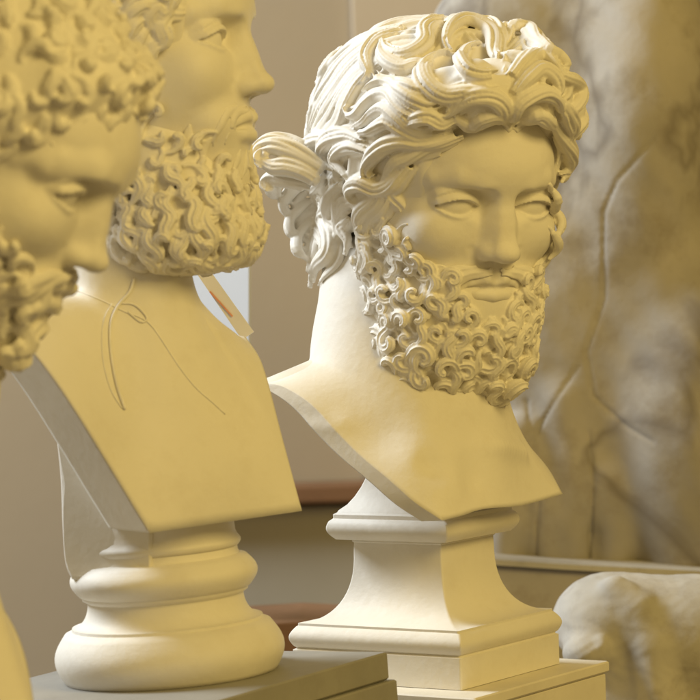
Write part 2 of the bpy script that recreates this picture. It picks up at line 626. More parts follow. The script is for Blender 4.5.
def neck_rings(ctr, ed):
    """ctr: (centre, radius) rings from the top; one point for every edge point"""
    ref = ctr[-1][0]
    an = np.arctan2(ed[:, 1] - ref[1], ed[:, 0] - ref[0])
    dirn = np.stack([np.cos(an), np.sin(an), 0 * an], 1)
    return [c_ + dirn * r_ for c_, r_ in ctr]


def relax(rows, k0=5):
    m = len(rows)
    for _ in range(40):
        rows[k0 - 2:k0 + 10] = rows[k0 - 2:k0 + 10] * 0.5 + 0.25 * (rows[k0 - 3:k0 + 9] + rows[k0 - 1:k0 + 11])
    for k_ in range(k0, m - 1):
        t = (k_ - k0) / (m - 1 - k0)
        w_ = min(1, t * 4) * (1 - t ** 8)
        for _ in range(int(220 * w_)):
            rows[k_] = rows[k_] * 0.5 + 0.25 * (np.roll(rows[k_], 1, 0) + np.roll(rows[k_], -1, 0))
    return rows


def profile_dirs(ed, axis, F):
    out = ed - axis; out[:, 2] = 0; out /= np.linalg.norm(out, axis=1, keepdims=True)
    fr = np.clip(out @ F, 0, 1)[:, None]
    return out, fr


def cords(P, axis, L, depth):
    """raised soft ridges (tendons, collar bones) along curves close to the surface"""
    for pts_, r_, amp_ in L:
        L_ = resample([at(px, py, depth - w / 100) for px, py, w in pts_], 24)
        d_ = np.sqrt((((P[:, None] - L_[None]) ** 2).sum(-1)).min(1))
        o_ = P - axis; o_[:, 2] = np.abs(o_[:, 2]) * 0.4; o_ /= np.linalg.norm(o_, axis=1, keepdims=True)
        P += o_ * (amp_ * np.exp(-(d_ / r_) ** 2))[:, None]


# hair form: cap, swelling round the brow, mass at the nape
def hair_c(p, fine=True):
    x, y, z = p[..., 0], p[..., 1], p[..., 2]
    ax = np.abs(x)
    q = np.stack([ax, y, z], -1)
    d = ell(q, (0, -2.6, 4.3), (11.7, 14.4, 12.1))
    d = smin(d, chain(q, [(0, 10.8, 11.6), (3.5, 10.4, 11.4), (7.2, 7.6, 9.2), (9.2, 4.0, 5.2), (9.4, 1.6, 0.5), (8.9, 0.8, -3.5)], [2.7, 2.8, 2.6, 2.0, 1.5, 0.9], 0.5), 2.0)
    d = smin(d, chain(q, [(0, -10.5, -2), (5.5, -8.5, -2), (8.2, -4.0, -1)], [3.4, 3.2, 2.2], 0.5), 2.5)
    d = smin(d, chain(q, [(0, -10.5, -7), (5.5, -8.0, -7)], [2.3, 2.2], 0.5), 2.5)
    d = smax(d, -ell(q, (0, 14.5, 1.1), (8.1, 11.5, 8.6)), 0.8)
    if fine:
        az = np.arctan2(x, y + 3.0)
        pol = np.hypot(x, y + 3.0)
        wob = 0.22 * np.sin(pol * 0.9 + 2.0 * np.sin(az * 3)) + 0.13 * np.sin(pol * 0.5 + az * 5)
        s_ = np.sin((az + wob * 0.35) * 34 + 1.4 * np.sin(az * 7)) 
        s2 = np.sin((az + wob * 0.5) * 13)
        d = d - (0.17 * s_ + 0.22 * s2) * sstep(1.5, 6, pol)
    return d



# ================================================================== centre bust
MC = frame(at(443, 184, 3.0), 28, 13, 2, 0.01)
BF = np.array([math.sin(R(57)), -math.cos(R(57)), 0])        # the way the chest faces
BR = np.array([-math.cos(R(57)), -math.sin(R(57)), 0])       # towards its right shoulder


AXD = 3.0
ed = edge_curve([(265, 383, 5.1, 1), (284, 387, 6.5, 0), (312, 405, 8.5, 0), (345, 440, 10.5, 0), (378, 474, 12.3, 0), (410, 502, 13.6, 0),
                 (442, 521, 14.1, 1), (462, 516, 12, 0), (484, 509, 9.0, 0), (520, 506, 4.0, 0), (563, 494, -4.4, 1),
                 (545, 464, -9, 0), (512, 430, -13, 0), (470, 400, -17, 0), (420, 385, -18, 1), (370, 380, -12, 0), (315, 378, -3, 0)], 140, AXD)
C0 = at(402, 395, 3.02); C1 = at(400, 345, 3.03); C2 = at(399, 300, 3.03); C3 = at(402, 235, 3.04)
rings = neck_rings([(C3, 0.070), (C2 * 0.4 + C3 * 0.6, 0.079), (C2, 0.082), (C2 * 0.5 + C1 * 0.5, 0.087), (C1, 0.093)], ed)
out, fr = profile_dirs(ed, C0, BF)
tv = out * (0.75 - 0.35 * fr) + np.array([0, 0, -1.0]) * (0.35 + 0.6 * fr)
tv /= np.linalg.norm(tv, axis=1, keepdims=True)
ws = np.clip(out @ (BF * 0.6 - BR * 0.8), 0, 1)[:, None]
tang = np.hstack([0.26 + 0.40 * ws, 0.32 + 0.12 * fr, tv])


def dispC(rows):
    rows = relax(rows)
    P = rows.reshape(-1, 3)
    for (px, py, w, r_, amp_) in [(437, 462, 12, .020, -.014), (455, 470, 12, .03, .004), (420, 475, 12.5, .035, .006), (505, 458, 6, .03, .008), (478, 478, 9, .018, -.005), (385, 425, 11, .022, -.005), (400, 455, 12, .03, .004)]:
        c_ = at(px, py, 3.0 - w / 100)
        g_ = np.exp(-((P - c_) ** 2).sum(1) / r_ ** 2)
        P += (BF * 0.8 + np.array([0, 0, 0.6]))[None] * (amp_ * g_)[:, None]
    cords(P, C0, (([(350, 300, 10), (395, 370, 12), (440, 440, 12)], .013, .013), ([(436, 450, 12), (395, 440, 13), (345, 415, 10)], .012, .009), ([(450, 448, 11), (490, 440, 7), (525, 450, 0)], .012, .009)), 3.0)
    return P.reshape(rows.shape)


fw = np.clip((out @ BF - 0.72) / 0.12, 0, 1)[:, None]
dn = -BF[None] * 1.0 + np.array([0, 0, -1.0]) * (0.06 * (1 - fw)) + 0 * out
dn /= np.linalg.norm(dn, axis=1, keepdims=True)
V1, F1 = shell(np.array(rings), ed, tang, n_b=40, thick=0.024, displace=dispC, down=dn)

head_c = lambda p: face(p)
a = Acc()
V, Q = surface(head_c, (-11, -14.5, -17.5), (11, 16.5, 16.5), 0.14)
V = V @ np.array(MC)[:3, :3].T + np.array(MC)[:3, 3]
a.add_np(V, Q); a.add(V1, F1)
bustC = a.build('bearded_bust', PLASTER)
tag(bustC, 'white plaster bust with thick wavy hair and curly beard on a square moulded pedestal', 'bust', 'bearded plaster busts')


hair_f = lambda p: hair_c(p, False)
N1, N2_ = tolocal(MC, np.array([C1, C3]))
hf_c = lambda p: smin(smin(hair_c(p, False), face(p), 1.0), cap(p, N1, N2_, 9.3, 7.6), 1.0)
a = Acc()
V, Q = surface(hair_c, (-14, -17, -12), (14, 16, 20), 0.16)
a.add_np(V, Q)
g_ = np.random.default_rng(5)
LK = [  # sight points, half width
 ([(425,118),(410,112),(395,99),(380,98),(368,105),(360,114),(351,116),(347,109),(351,104)], 1.0),
 ([(436,128),(418,128),(402,116),(388,110),(375,116),(366,124),(356,127)], 0.95),
 ([(444,136),(422,134),(406,128),(391,121),(379,127),(368,133),(356,133)], 0.9),
 ([(462,134),(440,142),(420,141),(404,139),(390,143),(378,151),(369,162),(366,172),(371,178),(377,175)], 1.05),
 ([(440,146),(424,148),(408,156),(397,160),(388,172),(381,183)], 0.9),
 ([(414,160),(403,172),(393,184),(378,187),(362,182),(352,188),(355,199),(364,201),(367,194)], 1.0),
 ([(366,142),(350,136),(334,139),(325,150),(328,164),(338,170)], 1.0),
 ([(372,150),(357,146),(343,150),(338,160),(346,172),(352,182)], 0.95),
 ([(333,136),(318,140),(306,150),(295,160),(280,164)], 1.1),
 ([(326,150),(318,152),(305,158),(298,168),(300,182),(312,188),(323,182),(322,171),(313,168),(308,173)], 0.85),
 ([(345,185),(336,192),(331,205),(334,220),(343,233),(350,246)], 1.0),
 ([(357,198),(346,204),(342,216),(350,228),(349,240)], 0.9),
 ([(384,182),(379,196),(366,206),(361,218),(367,228),(364,238)], 1.0),
 ([(391,190),(384,206),(373,214),(368,226),(374,238),(371,250),(378,262)], 0.95),
 ([(388,215),(379,232),(369,240),(372,254),(366,262)], 0.8),
 # front, left of the parting
 ([(508,120),(501,104),(488,96),(472,97),(458,105),(446,113),(433,112)], 1.1),
 ([(509,124),(497,113),(482,116),(471,123),(459,119),(451,109)], 0.95),
 ([(497,88),(483,92),(466,93),(450,96),(436,92),(425,82),(426,67),(438,57),(453,52)], 1.15),
 ([(455,118),(441,121),(428,116),(415,119),(404,128)], 1.0),
 ([(496,74),(480,76),(466,70),(462,58),(470,48),(480,46)], 1.0),
 ([(500,60),(492,40),(478,28),(462,24),(450,31),(446,44),(452,54),(462,52)], 1.15),
 ([(448,22),(434,24),(425,34),(426,46),(416,55),(402,58),(390,52),(385,42)], 1.15),
 ([(432,68),(420,66),(406,71),(392,66),(384,54),(386,40)], 1.0),
 ([(440,82),(424,92),(410,88),(396,86),(382,80),(374,70)], 1.0),
 ([(444,100),(430,104),(416,100),(404,92),(390,84),(376,84),(364,92)], 1.0),
 ([(400,32),(386,38),(376,46),(369,60),(372,74),(364,84)], 1.0),
 # right of the parting
 ([(512,120),(514,106),(527,96),(543,93),(556,99),(560,112)], 1.1),
 ([(513,125),(523,116),(538,112),(549,119),(553,130)], 0.95),
 ([(510,96),(522,82),(537,73),(552,78),(558,90),(552,98)], 1.1),
 ([(508,78),(522,66),(540,60),(555,68),(563,80)], 1.1),
 ([(506,60),(520,46),(538,44),(551,54),(548,64)], 1.1),
 ([(504,46),(508,28),(521,19),(536,24),(546,36),(543,46)], 1.1),
 ([(500,48),(496,34),(485,25),(470,22)], 1.0),
 ([(536,28),(550,40),(563,49),(569,60),(565,70),(556,69)], 1.0),
 ([(555,74),(566,79),(575,90),(574,102),(566,108),(561,99)], 1.0),
 ([(556,98),(565,112),(570,126),(564,137),(557,131)], 1.0),
 ([(552,112),(557,128),(564,142),(568,156),(564,168),(558,176)], 1.0),
 ([(560,142),(565,158),(562,172),(566,182)], 0.8),
 # beside the far cheek
 ([(551,188),(558,199),(554,213)], 0.7), ([(553,208),(559,222),(553,238)], 0.7), ([(552,232),(558,248),(552,262)], 0.65),
 # nape
 ([(300,186),(287,190),(277,202),(280,214),(292,216),(298,208)], 1.0),
 ([(310,200),(296,206),(284,220),(284,234),(296,238),(304,230)], 1.0),
 ([(318,216),(304,222),(292,236),(290,250),(302,256),(312,246)], 1.0),
 ([(322,196),(328,216),(334,238),(332,256),(320,268),(312,280),(310,291)], 1.15),
 ([(314,200),(318,222),(322,242),(312,256),(302,268),(300,282)], 1.15),
 ([(332,178),(340,198),(342,220),(340,238),(334,252)], 0.9), ([(338,182),(330,200),(326,220),(334,236),(341,250)], 0.9), ([(352,215),(346,228),(350,242),(346,256)], 0.85), ([(326,205),(318,226),(326,244),(322,262)], 0.9),
 ([(280,182),(268,180),(262,188),(267,198),(278,198)], 0.9),
]
for k_, (pts, w) in enumerate(LK):
    px_lock(a, MC, hf_c, pts, w * 0.88, lift=0.4, amp=0.15, arch=0.35, taper=(0.35, 0.3))
    # a thinner companion lower down beside it, so that no bare form shows between
    for sg in (1, -1):
        off = g_.uniform(5, 8) * sg
        q_ = [(x_ + off * 0.5 + g_.uniform(-2, 2), y_ + off + g_.uniform(-2, 2)) for x_, y_ in pts[:-1]]
        px_lock(a, MC, hf_c, q_, w * 0.5, lift=-0.1, amp=0.15, arch=0.1, taper=(0.35, 0.3))
# fine combed strands over the back of the skull
A_ = np.array([(432, 16), (400, 20), (368, 30), (340, 47), (318, 70), (302, 98), (294, 130)], float)
B_ = np.array([(424, 52), (398, 52), (374, 62), (356, 78), (344, 100), (332, 122), (306, 146)], float)
for i_ in range(15):
    v_ = i_ / 14
    q_ = A_ * (1 - v_) + B_ * v_ + [3.5 + 0 * v_, 4.0]
    kk = np.arange(len(q_))
    q_[:, 0] += 2.6 * np.sin(kk * 1.5 + i_ * 0.35) * (kk / 6); q_[:, 1] += 2.0 * np.cos(kk * 1.5 + i_ * 0.35) * (kk / 6)
    j0 = g_.integers(0, 2); j1 = len(q_) - g_.integers(0, 2)
    px_lock(a, MC, hf_c, [tuple(z_) for z_ in q_[j0:j1]], g_.uniform(0.42, 0.6), lift=0.15 + 0.2 * (i_ % 2), amp=0.15, arch=0.1, taper=(0.4, 0.3))
# the roll of hair standing out at the back
for path, w_ in (([(322, 170, 2.955), (306, 160, 2.96), (290, 151, 2.965), (274, 146, 2.97), (261, 149, 2.975), (256, 158, 2.97), (263, 166, 2.965)], 1.15),
                 ([(318, 182, 2.95), (302, 173, 2.955), (286, 167, 2.96), (272, 166, 2.965), (262, 160, 2.97), (265, 152, 2.965)], 1.0),
                 ([(316, 160, 2.99), (300, 150, 2.99), (284, 143, 3.0), (268, 142, 3.0), (256, 150, 3.0), (255, 162, 2.99)], 1.15),
                 ([(310, 186, 2.97), (296, 182, 2.97), (282, 180, 2.975), (270, 178, 2.98), (263, 184, 2.98), (270, 191, 2.975)], 0.9)):
    P = tolocal(MC, resample([at(*q_) for q_ in path], 46))
    out_ = P - tolocal(MC, at(300, 165, 3.06)[None]); out_ /= np.linalg.norm(out_, axis=1, keepdims=True)
    bundle(a, P, out_, w_, 0.16, (0.8, 0.45), k=4)
    lock(a, P - out_ * 0.35, out_, w_ * 0.75, w_ * 0.7, ridges=1, amp=0.03, taper=(0.8, 0.5), m=18)
# filler locks all round, also where this view does not reach
crown = np.array([0, -3.0, 18.0])
pts = poisson(hair_f, (-14, -17, -10), (14, 16, 20), lambda P: (P[:, 2] < 13 - 0.0 * P[:, 0]) & ((P[:, 1] < 6) | (P[:, 2] > 8.5)), 3.0, 5000, 0.0, 3)
g_ = np.random.default_rng(5)
camL = tolocal(MC, CAM[None])[0]
for p in pts:
    nrm = grad(hair_f, p, 0.6)
    d = p - crown; d[2] -= 6; d -= (d @ nrm) * nrm; d /= np.linalg.norm(d)
    vis = (camL - p) @ nrm > 0
    if vis and p[2] > 2: continue
    flow_lock(a, hair_f, p, d, g_.uniform(5, 8), g_.uniform(0.75, 1.0), wave=0.8, waves=1.3, off=-0.15, ph=g_.uniform(0, 6), curl=3.0, hand=g_.choice([-1, 1]), lift=0.1 if vis else 0.4)
hairC = fuse(a.build('hair', PLASTER, bustC, MC), 0.0011, 2)


# beard
def beard_c(p):
    x, y, z = p[..., 0], p[..., 1], p[..., 2]
    q = np.stack([np.abs(x), y, z], -1)
    d = ell(q, (0, 4.0, -10.6), (8.5, 8.4, 8.7))
    d = smin(d, ell(q, (2.5, 7.0, -14.6), (4.4, 4.4, 5.0)), 2.0)
    d = smin(d, ell(q, (3.2, 4.8, -15.8), (5.0, 5.4, 5.0)), 1.5)
    d = smin(d, cap(q, (8.3, 1.6, -2.0), (7.8, 2.6, -7.0), 0.9, 1.8), 1.5)
    return d


bu_c = lambda p: smin(face(p), beard_c(p), 1.0)


def beard_mask(P):
    x, y, z = np.abs(P[:, 0]), P[:, 1], P[:, 2]
    line = np.interp(x, [0, 2.2, 3.6, 5.2, 6.8, 7.8, 8.6], [-12.0, -11.0, -7.2, -6.6, -5.6, -4.6, -3.6])
    return (z < line) & (z > -19.8) & (y > np.interp(z, [-20, -14, -8, -3], [1.2, 0.2, -0.8, -1.2])) & ~((x > 7.5) & (y < -0.8))


a = Acc()
V, Q = surface(beard_c, (-10.5, -4.5, -21), (10.5, 14, 3.5), 0.2)
keep = V[:, 1] > -9
a.add_np(V, Q)
pts = poisson(bu_c, (-11, -4, -22), (11, 15, 3), beard_mask, lambda p: 1.5 if p[2] > -12 else 1.75, 26000, 0.0, 11)
print('curls', len(pts))
for i, p in enumerate(pts):
    k_ = 1.0 + 0.25 * g_.random()
    low = p[2] < -14
    snail(a, bu_c, p, (0.95 if not low else 1.15) * k_, (0.44 if not low else 0.56) * k_ * g_.uniform(0.8, 1.15), turns=g_.uniform(0.7, 1.35), hand=g_.choice([-1, 1]), a0=g_.uniform(0, 6.28),
          tail=g_.uniform(0.2, 0.9), lift=g_.uniform(0.1, 1.2), ridges=3, amp=0.2, off=-0.12)
for p in poisson(bu_c, (-11, -4, -22), (11, 15, 3), beard_mask, 1.15, 26000, 0.0, 17):
    snail(a, bu_c, p, g_.uniform(.6, .8), g_.uniform(.34, .46), turns=g_.uniform(0.3, 0.8), hand=g_.choice([-1, 1]), a0=g_.uniform(0, 6.28),
          tail=g_.uniform(0.4, 2.2), lift=g_.uniform(-0.4, 0.3), ridges=2, amp=0.2, off=-0.3)
for p in poisson(bu_c, (-11, -4, -22), (11, 15, 3), beard_mask, 2.3, 9000, 0.0, 19):
    nrm = grad(bu_c, p, 0.6); d = np.array([g_.normal() * .5, 0.1, -1.0]); d -= (d @ nrm) * nrm
    flow_lock(a, bu_c, p, d, g_.uniform(2.6, 4.0), g_.uniform(0.46, 0.62), wave=0.7, waves=1.1, off=0.2, ph=g_.uniform(0, 6), curl=5.5, hand=g_.choice([-1, 1]), lift=0.5, ridges=3, amp=.18)
# moustache and the strands under the lip, in head coordinates
for sgn in (1, -1):
    for pts_, w in (([(0.45, 12.9, -5.9), (1.8, 12.6, -6.0), (3.2, 11.6, -6.6), (4.3, 10.5, -7.8), (5.0, 9.9, -9.4), (4.9, 9.9, -10.6), (4.2, 10.2, -11.2)], 0.55),
                    ([(0.4, 12.7, -6.2), (1.6, 12.5, -6.3), (2.9, 11.6, -6.9), (3.8, 10.7, -8.0), (4.3, 10.4, -9.2)], 0.28),
                    ([(2.2, 12.1, -5.7), (3.8, 10.9, -6.3), (5.2, 9.6, -7.4), (5.9, 8.8, -9.0), (5.4, 9.1, -10.2)], 0.5),
                    ([(0.2, 12.3, -10.6), (0.6, 12.3, -11.8), (1.4, 11.9, -12.8), (1.2, 11.9, -13.8)], 0.4),
                    ([(1.2, 12.0, -10.6), (1.9, 11.6, -11.6), (2.8, 10.9, -12.2), (2.9, 10.8, -13.2)], 0.42),
                    ([(2.3, 11.2, -10.4), (3.2, 10.6, -11.3), (3.4, 10.5, -12.4), (4.2, 10.0, -13.0)], 0.42)):
        P_ = resample([(sgn * x_, y_, z_) for x_, y_, z_ in pts_], 22)
        P_ = snap(bu_c, P_, 0.12, 3)
        lock(a, P_, grads(bu_c, P_, 0.5), w, w * 0.6, ridges=2, amp=0.14, taper=(0.4, 0.3), m=16)
beardC = fuse(a.build('beard', PLASTER, bustC, MC), 0.0009, 3)

# square pedestal
pc = at(427, 640, 3.0); zc = lambda py: float(at(440, py, 2.88)[2])
prof = [(0.0972, zc(689)), (0.0972, zc(657.5)), (0.0948, zc(656.5)), (0.0948, zc(655))]
prof += arc(zc(654), 0.0965, zc(634), 0.0945, 0.0045, 9)
prof += [(0.0930, zc(633)), (0.0930, zc(630.5))]
for t in np.linspace(0, 1, 16):
    th = t * math.pi / 2
    prof.append((0.0515 + 0.040 * (1 - math.sin(th)) ** 1.15, zc(630.5) + (zc(560) - zc(630.5)) * (1 - math.cos(th))))
prof += [(0.0512, zc(550)), (0.0525, zc(549)), (0.0525, zc(546))]
prof += arc(zc(546), 0.0640, zc(527), 0.0690, 0.0042, 8)
prof += [(0.0655, zc(524)), (0.0655, zc(520)), (0.0625, zc(518))]
for t in np.linspace(0, 1, 10):
    prof.append((0.0615 - 0.030 * (1 - (1 - t) ** 2) , zc(516) + (zc(420) - zc(516)) * t ** 1.3))
V, F = pedestal_rings(prof, pc, -33 - 0)
socC = crisp(link('socle', V, F, PLASTER, bustC))

# ================================================================== the profile bust on the left
DL = 2.75
ML = frame(at(117, 54, DL), 76, -3, 0, 0.01)
LF = np.array([math.sin(R(35)), -math.cos(R(35)), 0])
edL = edge_curve([(150, 533, 12.2, 1), (302, 511, 2.5, 1), (283, 440, 1, 0), (263, 366, -2, 0), (246, 337, -5, 1), (215, 331, -9, 0), (150, 325, -11, 0), (60, 296, -6, 0),
                  (-25, 300, 10, 1), (0, 318, 14, 0), (58, 385, 15, 0)], 150, DL)
K0 = at(135, 330, DL); K1 = at(128, 285, DL + .005); K2 = at(122, 240, DL + .005); K3 = at(118, 190, DL)
rings = neck_rings([(K3, 0.035), (K2 * .5 + K3 * .5, 0.052), (K2, 0.058), (K2 * 0.5 + K1 * 0.5, 0.058), (K1, 0.0585)], edL)
out, fr = profile_dirs(edL, K0, LF)
tv = out * (0.85 - 0.75 * fr) + np.array([0, 0, -1.0]) * (0.25 + 0.8 * fr)
tv /= np.linalg.norm(tv, axis=1, keepdims=True)
tang = np.hstack([0.16 + 0 * fr, 0.45 + 0.2 * fr, tv])


def dispL(rows):
    rows = relax(rows)
    P = rows.reshape(-1, 3)
    cords(P, K0, (([(175, 275, 4), (160, 310, 8), (150, 335, 10)], .010, .004), ([(160, 340, 10), (110, 315, 9), (60, 290, 8)], .009, .003), ([(165, 345, 10), (205, 330, 4), (235, 330, -3)], .009, .002)), DL)
    return P.reshape(rows.shape)


fw = np.clip((out @ LF - 0.6) / 0.12, 0, 1)[:, None]
dn = -LF[None] + 0 * out
dn /= np.linalg.norm(dn, axis=1, keepdims=True)
V1, F1 = shell(np.array(rings), edL, tang, n_b=40, thick=0.07, displace=dispL, down=dn)
a = Acc()
V, Q = surface(lambda p: face(p, {'w': 0.97}), (-11, -14.5, -17.5), (11, 16.5, 16.5), 0.15)
V = V @ np.array(ML)[:3, :3].T + np.array(ML)[:3, 3]
a.add_np(V, Q); a.add(V1, F1)
bustL = a.build('bearded_bust', PLASTER)
tag(bustL, 'cream plaster bust in profile with long curly beard and flat chest on a round pedestal', 'bust', 'bearded plaster busts')

a = Acc()
V, Q = surface(hair_c, (-14, -17, -12), (14, 16, 20), 0.18)
a.add_np(V, Q)
LKL = [([(170, 2), (160, 10), (152, 4), (146, 12), (150, 24), (160, 28)], 1.0), ([(168, 14), (158, 24), (162, 36), (154, 44), (148, 36)], 1.0),
       ([(150, 6), (138, 2), (126, 10), (118, 22)], 1.1), ([(140, 14), (130, 20), (122, 34), (112, 38)], 1.1), ([(146, 28), (136, 36), (130, 48), (138, 54)], 1.0),
       ([(118, 4), (108, 14), (104, 28), (96, 34)], 1.1), ([(160, 38), (150, 46), (146, 58), (154, 62)], 0.9), ([(170, -14), (158, -6), (150, -14), (140, -6)], 1.1),
       ([(176, -22), (170, -8), (166, 6), (170, 18)], 1.0)]
for pts, w in LKL:
    px_lock(a, ML, hair_f, pts, w, lift=0.4, amp=0.14, arch=0.35, taper=(0.4, 0.3))
camL = tolocal(ML, CAM[None])[0]
pts = poisson(hair_f, (-14, -17, -10), (14, 16, 20), lambda P: ((P[:, 1] < 9) | (P[:, 2] > 8.0)) & ((P[:, 2] > 2) | (P[:, 1] < -3)), 2.9, 5000, 0.0, 4)
for p in pts:
    nrm = grad(hair_f, p, 0.6)
    d = p - crown; d[2] -= 6; d -= (d @ nrm) * nrm; d /= np.linalg.norm(d)
    flow_lock(a, hair_f, p, d, g_.uniform(4, 7), g_.uniform(0.7, 0.95), wave=0.9, waves=1.4, off=-0.15, ph=g_.uniform(0, 6), curl=3.0, hand=g_.choice([-1, 1]), lift=0.2)
hairL = fuse(a.build('hair', PLASTER, bustL, ML), 0.0013, 1)


def beard_l(p):
    x, y, z = p[..., 0], p[..., 1], p[..., 2]
    q = np.stack([np.abs(x), y, z], -1)
    d = ell(q, (0, 2.6, -9.8), (8.2, 7.4, 7.6))
    d = smin(d, ell(q, (2.0, 6.0, -14.6), (4.4, 4.8, 4.4)), 2.0)
    d = smin(d, ell(q, (1.6, 6.9, -17.2), (3.6, 4.4, 3.0)), 1.2)
    d = smin(d, ell(q, (3.6, 4.6, -16.6), (4.0, 5.0, 3.4)), 1.5)
    d = smax(d, -(z + 19.6), 0.8)
    d = smin(d, cap(q, (8.0, 0.6, 0.5), (7.4, 0.8, -7.0), 0.8, 1.8), 1.5)
    return d


bu_l = lambda p: smin(face(p, {'w': 0.97}), beard_l(p), 1.0)


def mask_l(P):
    x, y, z = np.abs(P[:, 0]), P[:, 1], P[:, 2]
    line = np.interp(x, [0, 2.2, 3.6, 5.2, 6.8, 7.8, 8.6], [-12.6, -11.8, -10.4, -9.2, -8.0, -5.5, 0.5])
    return (z < line) & (z > -20.5) & (y > -3.0) & ~((y < 0.5) & (z < -15.5))


a = Acc()
V, Q = surface(beard_l, (-10.5, -5.5, -21.5), (10.5, 15, 4.5), 0.2)
a.add_np(V, Q)
pts = poisson(bu_l, (-11, -5, -23), (11, 16, 5), mask_l, 1.45, 26000, 0.0, 12)
for p in pts:
    k_ = 1.0 + 0.3 * g_.random(); low = p[2] < -13
    snail(a, bu_l, p, (0.60 if not low else 0.75) * k_, (0.36 if not low else 0.42) * k_, turns=g_.uniform(0.35, 0.9), hand=g_.choice([-1, 1]), a0=g_.uniform(0, 6.28),
          tail=g_.uniform(0.6, 2.6), lift=g_.uniform(0.0, 1.3), ridges=3, amp=0.2, off=-0.15)
fl_ = lambda p: face(p, {'w': 0.97})
for p in poisson(fl_, (5, -4, -8), (11, 3, 6), lambda P: (P[:, 1] < 2.6 + P[:, 2] * 0.15) & (P[:, 1] > -3.5), 1.3, 6000, 0.0, 23):
    snail(a, fl_, p, g_.uniform(.6, .85), g_.uniform(.38, .48), turns=g_.uniform(.6, 1.1), hand=g_.choice([-1, 1]), a0=g_.uniform(0, 6.28), tail=g_.uniform(.2, 1.0), lift=g_.uniform(0.1, .8), ridges=3, amp=0.2, off=-0.1)
for p in poisson(bu_l, (-11, -5, -23), (11, 16, -8), lambda P: mask_l(P) & (P[:, 2] < -10.5), 1.7, 14000, 0.0, 13):
    nrm = grad(bu_l, p, 0.6); d = np.array([g_.normal() * .3, 0.1, -1.0]); d -= (d @ nrm) * nrm
    flow_lock(a, bu_l, p, d, g_.uniform(2.4, 4.4), g_.uniform(0.55, 0.75), wave=0.7, waves=1.1, off=0.15, ph=g_.uniform(0, 6), curl=5.0, hand=g_.choice([-1, 1]), lift=0.6, ridges=3, amp=.2)
for sgn in (1, -1):
    for pts_, w in (([(0.5, 12.8, -5.9), (1.8, 12.2, -6.2), (3.0, 11.3, -7.0), (3.5, 10.8, -8.2), (3.6, 10.6, -9.4)], 0.42), ([(2.4, 12.0, -5.9), (3.8, 10.7, -6.8), (4.5, 10.0, -8.2), (4.6, 9.9, -9.6)], 0.4),
                    ([(0.4, 12.2, -10.0), (0.9, 12.0, -11.2), (1.6, 11.6, -12.6)], 0.35), ([(1.6, 11.8, -9.9), (2.2, 11.4, -11.0), (2.8, 10.9, -12.2)], 0.35), ([(4.8, 9.6, -8.6), (5.2, 9.2, -9.8), (5.0, 9.2, -11)], 0.4), ([(6.0, 8.2, -7.4), (6.2, 8.0, -8.8), (5.8, 8.2, -10)], 0.4)):
        P_ = snap(bu_l, resample([(sgn * x_, y_, z_) for x_, y_, z_ in pts_], 20), -0.02, 3)
        lock(a, P_, grads(bu_l, P_, 0.5), w, w * 0.55, ridges=2, amp=0.14, taper=(0.4, 0.3), m=14)
beardL = fuse(a.build('beard', PLASTER, bustL, ML), 0.0011, 1)

# round pedestal, leaning a touch
zl = lambda py: float(at(170, py, DL - .10)[2])
lc = at(169, 640, DL)
prof = [(0.090, zl(692))]
prof += arc(zl(690), 0.0975, zl(640), 0.0945, 0.0095, 14)
prof += [(0.0880, zl(637)), (0.0875, zl(634))]
for t in np.linspace(0, 1, 12):
    th = t * math.pi / 2
    prof.append((0.0715 + 0.0155 * (1 - math.sin(th)), zl(634) + (zl(609) - zl(634)) * (1 - math.cos(th))))
prof += [(0.0760, zl(606)), (0.0765, zl(603))]
prof += arc(zl(602), 0.0785, zl(570), 0.0770, 0.0085, 12)
prof += [(0.0705, zl(568)), (0.0695, zl(565)), (0.0690, zl(560))]
prof += arc(zl(560), 0.0700, zl(549), 0.0700, 0.003, 6) + [(0.0685, zl(545)), (0.0680, zl(538)), (0.0680, zl(500)), (0.05, zl(480))]
V, F = pedestal_rings(prof, lc, 0, square=False, n=128)
V = np.array(V)
TL = Matrix.Translation(Vector(lc)) @ Matrix.Rotation(R(-2.6), 4, 'Y') @ Matrix.Translation(-Vector(lc))
V = V @ np.array(TL)[:3, :3].T + np.array(TL)[:3, 3]
socL = crisp(link('socle', V, F, PLASTER, bustL), 50)

# the upright support moulded on beside the stem
def slab(pts, depth0, depth1, bev=0.004):
    """outline (px, py) at depth0, given real thickness back to depth1, soft arrises"""
    o = np.array([at(x, y, depth0) for x, y in pts]); c_ = o.mean(0)
    bk = np.array([0, depth1 - depth0, 0])
    d_ = c_ - o; d_ /= np.linalg.norm(d_, axis=1, keepdims=True)
    rings_ = [o + d_ * bev, o + bk * 0 + np.array([0, bev * .3, 0]) + d_ * bev * .3, o + np.array([0, bev, 0]), o + bk - np.array([0, bev, 0]), o + bk + d_ * bev]
    V, Q = ring_loft(rings_)
    k = len(o); F = Q.tolist() + [list(range(k)), [len(V) - k + i for i in range(k)][::-1]]
    return V, F


sp = resample([(*p, 0) for p in [(40, 380), (50, 430), (56, 480), (58, 530), (61, 568), (68, 584)]], 24)[:, :2].tolist() + [(110, 588), (152, 580), (153, 540), (150, 480), (150, 420), (120, 385)]
V, F = slab(sp, DL - .075, DL - .02)
V = np.array(V); V[:, 1] += np.clip((float(at(150, 500, DL)[0]) - V[:, 0]) * 0.5, 0, 1)
link('back_support', V, F, PLASTER, bustL, smooth=False)

